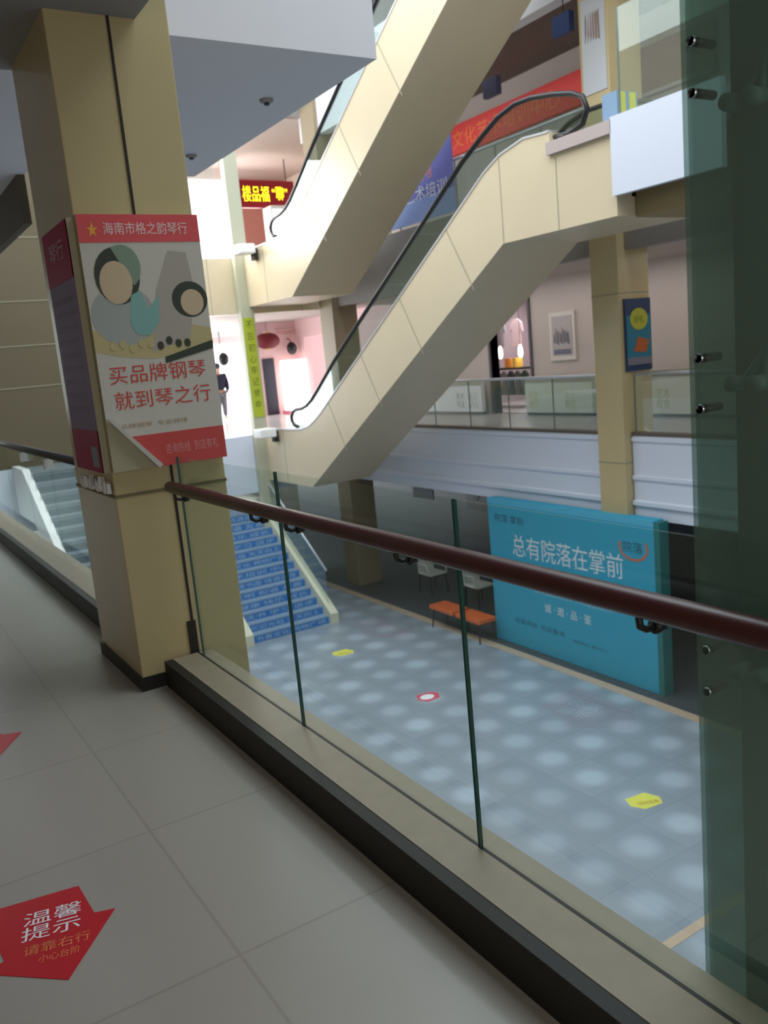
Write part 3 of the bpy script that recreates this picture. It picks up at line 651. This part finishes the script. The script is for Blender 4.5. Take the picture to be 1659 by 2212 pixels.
for i in range(6):
    y = 15.55+i*.25
    t = thing('garment', (13.74, y, .35), ('dark green', 'khaki', 'deep teal', 'light grey', 'purple', 'mid green')[i]+' garment hung on the front of the shop shelf', 'clothes', 'garments on the shop shelf')
    MB().prism([(y-.09, .3), (y-.075, .72), (y-.11, .66), (y-.10, .8), (y-.03, .88), (y+.03, .88), (y+.10, .8), (y+.11, .66), (y+.075, .72), (y+.09, .3)], 'x', 13.7, 13.76).build('cloth', mat('cloth%d' % i, gc[i], .8), t)
for i, y in enumerate((16.1, 16.75, 17.4)):
    t = thing('hanging_shirt', (14.6, y, 1.6), ('lilac', 'pale pink', 'grey')[i]+' shirt hanging high at the back of the shop', 'clothes', 'shirts at the back of the shop')
    MB().prism([(y-.15, 1.45), (y-.15, 1.9), (y-.24, 1.8), (y-.2, 2.02), (y-.05, 2.12), (y+.05, 2.12), (y+.2, 2.02), (y+.24, 1.8), (y+.15, 1.9), (y+.15, 1.45)], 'x', 14.57, 14.62).build('cloth', mat('shirt%d' % i, ((150, 140, 170), (214, 190, 196), (150, 146, 150))[i], .8), t)

# ------------------------------------------------------------------ top floor signs
t = thing('hanging_banner', (10.0, 14.3, 4.0), 'blue hanging banner with orange and white characters in front of the top floor', 'banner')
MB().box((9.985, 12.9, 3.98), (10.0, 15.75, 5.45)).build('cloth', mat('periwinkle_cloth', (116, 120, 200), .6, var=.06), t)
MB().box((9.98, 12.9, 3.98), (9.985, 15.75, 4.40)).build('lower_strip', mat('sky_cloth', (148, 170, 226), .6), t)
letters('教育', (9.985, 14.45, 4.70), *LX, .95, .36, mat('salmon_print', (236, 140, 128), .6), t)
letters('少儿艺术培训', (9.98, 15.2, 4.36), *LX, 2.1, .26, txt_white, t)
MB().tube([(9.99, 12.85, 5.45), (9.99, 15.8, 5.45)], .015, 8).build('rod', satin, t)
t = thing('shop_sign', (12.45, 14.2, 5.75), 'long red shop sign with orange characters on the top floor', 'sign')
MB().box((12.4, 12.0, 5.72), (12.5, 17.0, 6.32)).build('board', mat('red_sign', (216, 44, 40), .5), t)
letters('书香文化艺术培训中心', (12.4, 16.8, 5.84), *LX, 4.2, .36, mat('orange_sign_print', (232, 116, 40), .5), t)
t = thing('shop_sign', (12.45, 10.4, 5.4), 'reddish brown sign board on the top floor beside the lift glass', 'sign')
MB().box((12.4, 9.2, 5.42), (12.5, 10.85, 6.2)).build('board', mat('redbrown_board', (122, 84, 76), .6), t)
MB().box((12.385, 9.2, 5.42), (12.4, 10.85, 5.48)).build('lower_edge', grey, t)
for (y, z, c, lb) in ((11.75, 5.62, (28, 26, 66), 'dark navy box sign hanging over the top floor railing near the red sign'), (10.05, 6.0, (14, 48, 104), 'blue box sign hanging below the upper slab near the top of the view')):
    t = thing('box_sign', (10.05, y, z), lb, 'sign')
    MB().box((10.0, y-.16, z-.02), (10.1, y+.2, z+.26)).build('face', mat('sign%d' % c[2], c, .5), t)
    MB().tube([(10.05, y, z+.26), (10.05, y, 6.46)], .008, 6).build('rod', rubber, t)
t = thing('poster', (9.84, 9.26, 4.95), 'white paper poster with faint brown drawing on the column of the top floor', 'poster')
MB().box((9.835, 9.06, 4.93), (9.848, 9.50, 6.2)).build('sheet', mat('bluish_paper', (196, 200, 206), .4), t)
s = MB()
for i in range(6): s.prism([(9.15+.05*i, 5.6+.03*i), (9.18+.05*i, 5.62), (9.2+.04*i, 5.95), (9.16+.05*i, 6.0)], 'x', 9.83, 9.835)
s.build('printed_picture', mat('brown_drawing', (140, 116, 108), .6), t)
t = thing('barrier_box', (8.27, 7.42, 3.945), 'yellow and grey striped box on the top landing of the lower escalator', 'box')
s = MB().box((8.10, 7.32, 3.97), (8.44, 7.55, 4.27), 0)
s.build('box_body', mat('blue_grey_box', (130, 160, 190), .5), t)
for a in (8.13, 8.30): MB().box((a, 7.31, 3.98), (a+.10, 7.32, 4.26)).build('stripe', mat('acid_yellow', (222, 226, 60), .5), t)
for k in (0, 1): MB().box((8.11+k*.28, 7.33, 3.942), (8.15+k*.28, 7.54, 3.97)).build('foot', rubber, t)

# ------------------------------------------------------------------ far end, upper hall
struct('window_2', MB().box((5.95, 18.9, 3.95), (7.9, 18.91, 6.9)), gpane)
wf = MB()
struct('wall_end_upper', MB().box((10.7, 24.5, L3), (12.7, 24.7, 7.0)), mat('dusky_red_wall', (186, 132, 126), .7))
struct('wall_upper_side', MB().box((12.5, 18.4, L3), (12.7, 25, 7.0)), mat('peach_wall', (232, 214, 196), .7))
t = thing('electronic_sign', (10.6, 22.0, 5.8), 'red electronic sign with glowing yellow characters in the far upper hall', 'sign')
MB().box((9.75, 22.0, 5.72), (11.5, 22.1, 6.42)).build('housing', mat('led_black_red', (128, 14, 30), .4, emit=.25), t)
led = mat('led_yellow', (255, 226, 30), .5, emit=3.0)
letters('楼品福', (9.96, 22.0, 5.88), *LY, .78, .40, led, t)
letters('“聊”', (10.83, 22.0, 5.92), *LY, .46, .36, led, t)
for x in (9.9, 11.3): MB().tube([(x, 22.05, 6.42), (x, 22.05, 7.0)], .015, 6).build('hanger', rubber, t)
struct('column', MB().box((9.45, 21.9, L3), (9.7, 22.15, 7.0)), mat('terracotta_column', (206, 140, 110), .6), 'thin terracotta post left of the electronic sign')
t = thing('vending_machine', (10.3, 21.3, L3), 'bright white upright cabinet standing below the electronic sign', 'cabinet')
MB().box((10.25, 21.0, L3), (10.78, 21.5, 5.6)).build('body', white_paint, t, bevel=.02)
MB().box((10.30, 20.985, 4.3), (10.73, 21.0, 5.5)).build('front_panel', mat('bright_panel', (250, 250, 252), .3, emit=1.6), t)
# far end, middle floor
dw = MB().box((10.75, 24.9, 0), (16, 25.1, 2.85)).box((6.0, 34.0, 2.6), (16, 34.2, 2.85))
struct('wall_end_pink', dw, pink, 'pink shop wall at the far end of the middle floor')
struct('door_3', MB().box((11.28, 24.86, 0), (11.66, 24.9, 1.75)), mat('navy_door', (30, 32, 52), .4))
struct('window_3', MB().box((6.0, 33.98, 0.0), (10.75, 33.99, 2.6)), gpane)
wf = MB()
for x in (7.5, 9.0): wf.box((x, 33.9, 0), (x+.08, 34, 2.6))
struct('trim_16', wf, white_paint)
t = thing('lantern', (11.35, 24.5, 2.0), 'dark red paper lantern hanging before the pink wall', 'lantern')
s = MB(); s.ball((11.35, 24.5, 2.28), (.40, .32, .25), seg=20); s.build('shade', mat('lantern_red', (104, 10, 22), .6), t, smooth=True)
MB().tube([(11.35, 24.5, 2.5), (11.35, 24.5, 2.55)], .12, 14).tube([(11.35, 24.5, 2.0), (11.35, 24.5, 2.07)], .12, 14).build('cap', mat('lantern_gold', (220, 180, 130), .5), t)
s = MB()
for i in range(5): s.tube([(11.23+i*.06, 24.5, 2.02), (11.23+i*.06, 24.5, 1.85)], .008, 5)
s.build('tassel', mat('tassel_pale', (232, 200, 190), .7), t)
MB().tube([(11.35, 24.5, 2.55), (11.35, 24.5, 2.85)], .008, 5).build('cord', rubber, t)
for (x, z, lb) in ((12.2, 2.0, 'black round loudspeaker high on the pink wall'), (9.9, 1.85, 'black round loudspeaker beside the bright entrance')):
    t = thing('loudspeaker', (x, 24.6, z), lb, 'loudspeaker', 'round black loudspeakers')
    s = MB().ball((x, 24.6, z), (.16, .14, .2)); s.build('housing', rubber, t, smooth=True)
    MB().tube([(x, 24.6, z+.15), (x, 24.75, z+.3), (x, 24.9 if x > 11 else 24.75, z+(.3 if x > 11 else .99))], .015, 6).build('bracket', rubber, t)
t = thing('shop_sign', (12.2, 24.85, 2.5), 'small red lettering strip above the pink shopfront', 'sign')
MB().box((11.85, 24.84, 2.42), (12.45, 24.9, 2.62)).build('board', mat('pinkish_board', (226, 190, 190), .6), t)
letters('琴行·音乐教室', (11.87, 24.84, 2.46), *LY, .56, .12, mat('brick_print', (190, 80, 84), .6), t)
t = thing('display_case', (11.9, 24.2, 0), 'glowing white shop display at the foot of the lower escalator', 'display')
MB().box((11.72, 24.0, .1), (12.38, 24.6, 1.65)).build('case', mat('case_glow', (255, 252, 248), .5, emit=1.8), t, bevel=.03)
MB().box((11.68, 23.95, 0), (12.42, 24.65, .1)).build('plinth', mat('rose_plinth', (220, 120, 140), .6), t)
t = thing('hanging_banner', (7.94, 17.98, .42), 'yellow green vertical banner with dark characters on the slim pale column', 'banner')
MB().box((7.80, 17.985, .42), (8.06, 17.999, 2.62)).build('cloth', mat('lime_cloth', (178, 192, 52), .6, var=.06), t)
for i, q in enumerate('不忘初心牢记使命'):
    letters(q, (7.86, 17.985, 2.38-i*.25), *LY, .15, .17, mat('olive_print', (84, 92, 30), .6), t)
# smoke detectors on the upper soffit
for (x, y, lb) in ((3.0, 6.02, 'small dark detector on the grey soffit nearer the beam'), (3.02, 7.67, 'small dark detector on the grey soffit near the column')):
    t = thing('smoke_detector', (x, y, 3.45), lb, 'detector', 'detectors on the soffit')
    MB().tube([(x, y, 3.452), (x, y, 3.435), (x, y, 3.425)], [.05, .05, .035], 14).build('housing', grey, t)
    MB().tube([(x, y, 3.425), (x, y, 3.41)], .02, 10).build('sensor', txt_dark, t)

# ------------------------------------------------------------------ person in the far hall
def skin(name, pts, edges, m, parent, root=0, sub=2):
    off = parent.location if parent else Vector((0, 0, 0))
    me = bpy.data.meshes.new(name); me.from_pydata([tuple(Vector(p[:3])) for p in pts], edges, []); o = bpy.data.objects.new(name, me); C.objects.link(o)
    me.materials.append(m)
    sk = o.modifiers.new('skin', 'SKIN')
    for i, p in enumerate(pts):
        sv = me.skin_vertices[0].data[i]; sv.radius = (p[3], p[4] if len(p) > 4 else p[3]); sv.use_root = (i == root)
    sk.use_smooth_shade = True
    ss = o.modifiers.new('sub', 'SUBSURF'); ss.levels = sub; ss.render_levels = sub
    o.parent = parent; return o
t = thing('person', (9.98, 25.4, 0), 'person in a dark jacket and grey trousers standing in the bright far hall', 'person')
body = [(0,0,.93,.11,.08),(0,0,1.15,.10,.07),(0,0,1.36,.11,.07),(0,0,1.45,.055,.05),(0,.0,1.53,.06,.07),(0,-.01,1.62,.075,.09),
        (-.18,0,1.36,.05),(-.24,.0,1.10,.042),(-.22,-.08,.86,.03),(-.215,-.10,.80,.03,.018),
        (.18,0,1.36,.05),(.24,.0,1.10,.042),(.22,-.08,.86,.03),(.215,-.10,.80,.03,.018),
        (-.09,0,.84,.085),(-.10,-.01,.47,.055),(-.10,.02,.08,.038),(-.11,-.14,.035,.035),
        (.09,0,.84,.085),(.10,.02,.47,.055),(.11,.06,.08,.038),(.12,-.09,.035,.035)]
be = [(0,1),(1,2),(2,3),(3,4),(4,5),(2,6),(6,7),(7,8),(8,9),(2,10),(10,11),(11,12),(12,13),(0,14),(14,15),(15,16),(16,17),(0,18),(18,19),(19,20),(20,21)]
skin('body', body, be, mat('skin', (196, 156, 132), .6), t)
skin('jacket', [(0,0,.88,.21,.16),(0,0,1.15,.19,.15),(0,0,1.38,.20,.15),(-.18,0,1.37,.095),(-.245,0,1.10,.08),(-.225,-.075,.89,.06),(.18,0,1.37,.095),(.245,0,1.10,.08),(.225,-.075,.89,.06)],
     [(0,1),(1,2),(2,3),(3,4),(4,5),(2,6),(6,7),(7,8)], mat('dark_jacket', (34, 34, 56), .8), t)
skin('trousers', [(0,0,.93,.17,.14),(-.09,0,.84,.12),(-.10,-.01,.47,.09),(-.10,.02,.10,.06),(.09,0,.84,.12),(.10,.02,.47,.09),(.11,.06,.10,.06)],
     [(0,1),(1,2),(2,3),(0,4),(4,5),(5,6)], mat('grey_trousers', (112, 116, 124), .8), t)
MB().ball((9.98, 25.42, 1.66), (.095, .11, .105)).build('hair', txt_dark, t, smooth=True)
for sx_ in (-1, 1):
    for k in range(5):
        L_ = (.05, .072, .08, .074, .058)[k]; x_ = 9.98+sx_*(.222-.03*0)+(k-2)*.013*sx_
        if k == 0: pts = [(9.98+sx_*.205, 25.28, .80), (9.98+sx_*.185, 25.26, .775), (9.98+sx_*.18, 25.255, .75)]
        else: pts = [(x_, 25.30, .785), (x_, 25.29, .785-L_*.5), (x_-sx_*.004, 25.30, .785-L_)]
        MB().tube(pts, [.009, .008, .006], 6).build('finger', mat('skin', (196, 156, 132), .6), t, smooth=True)
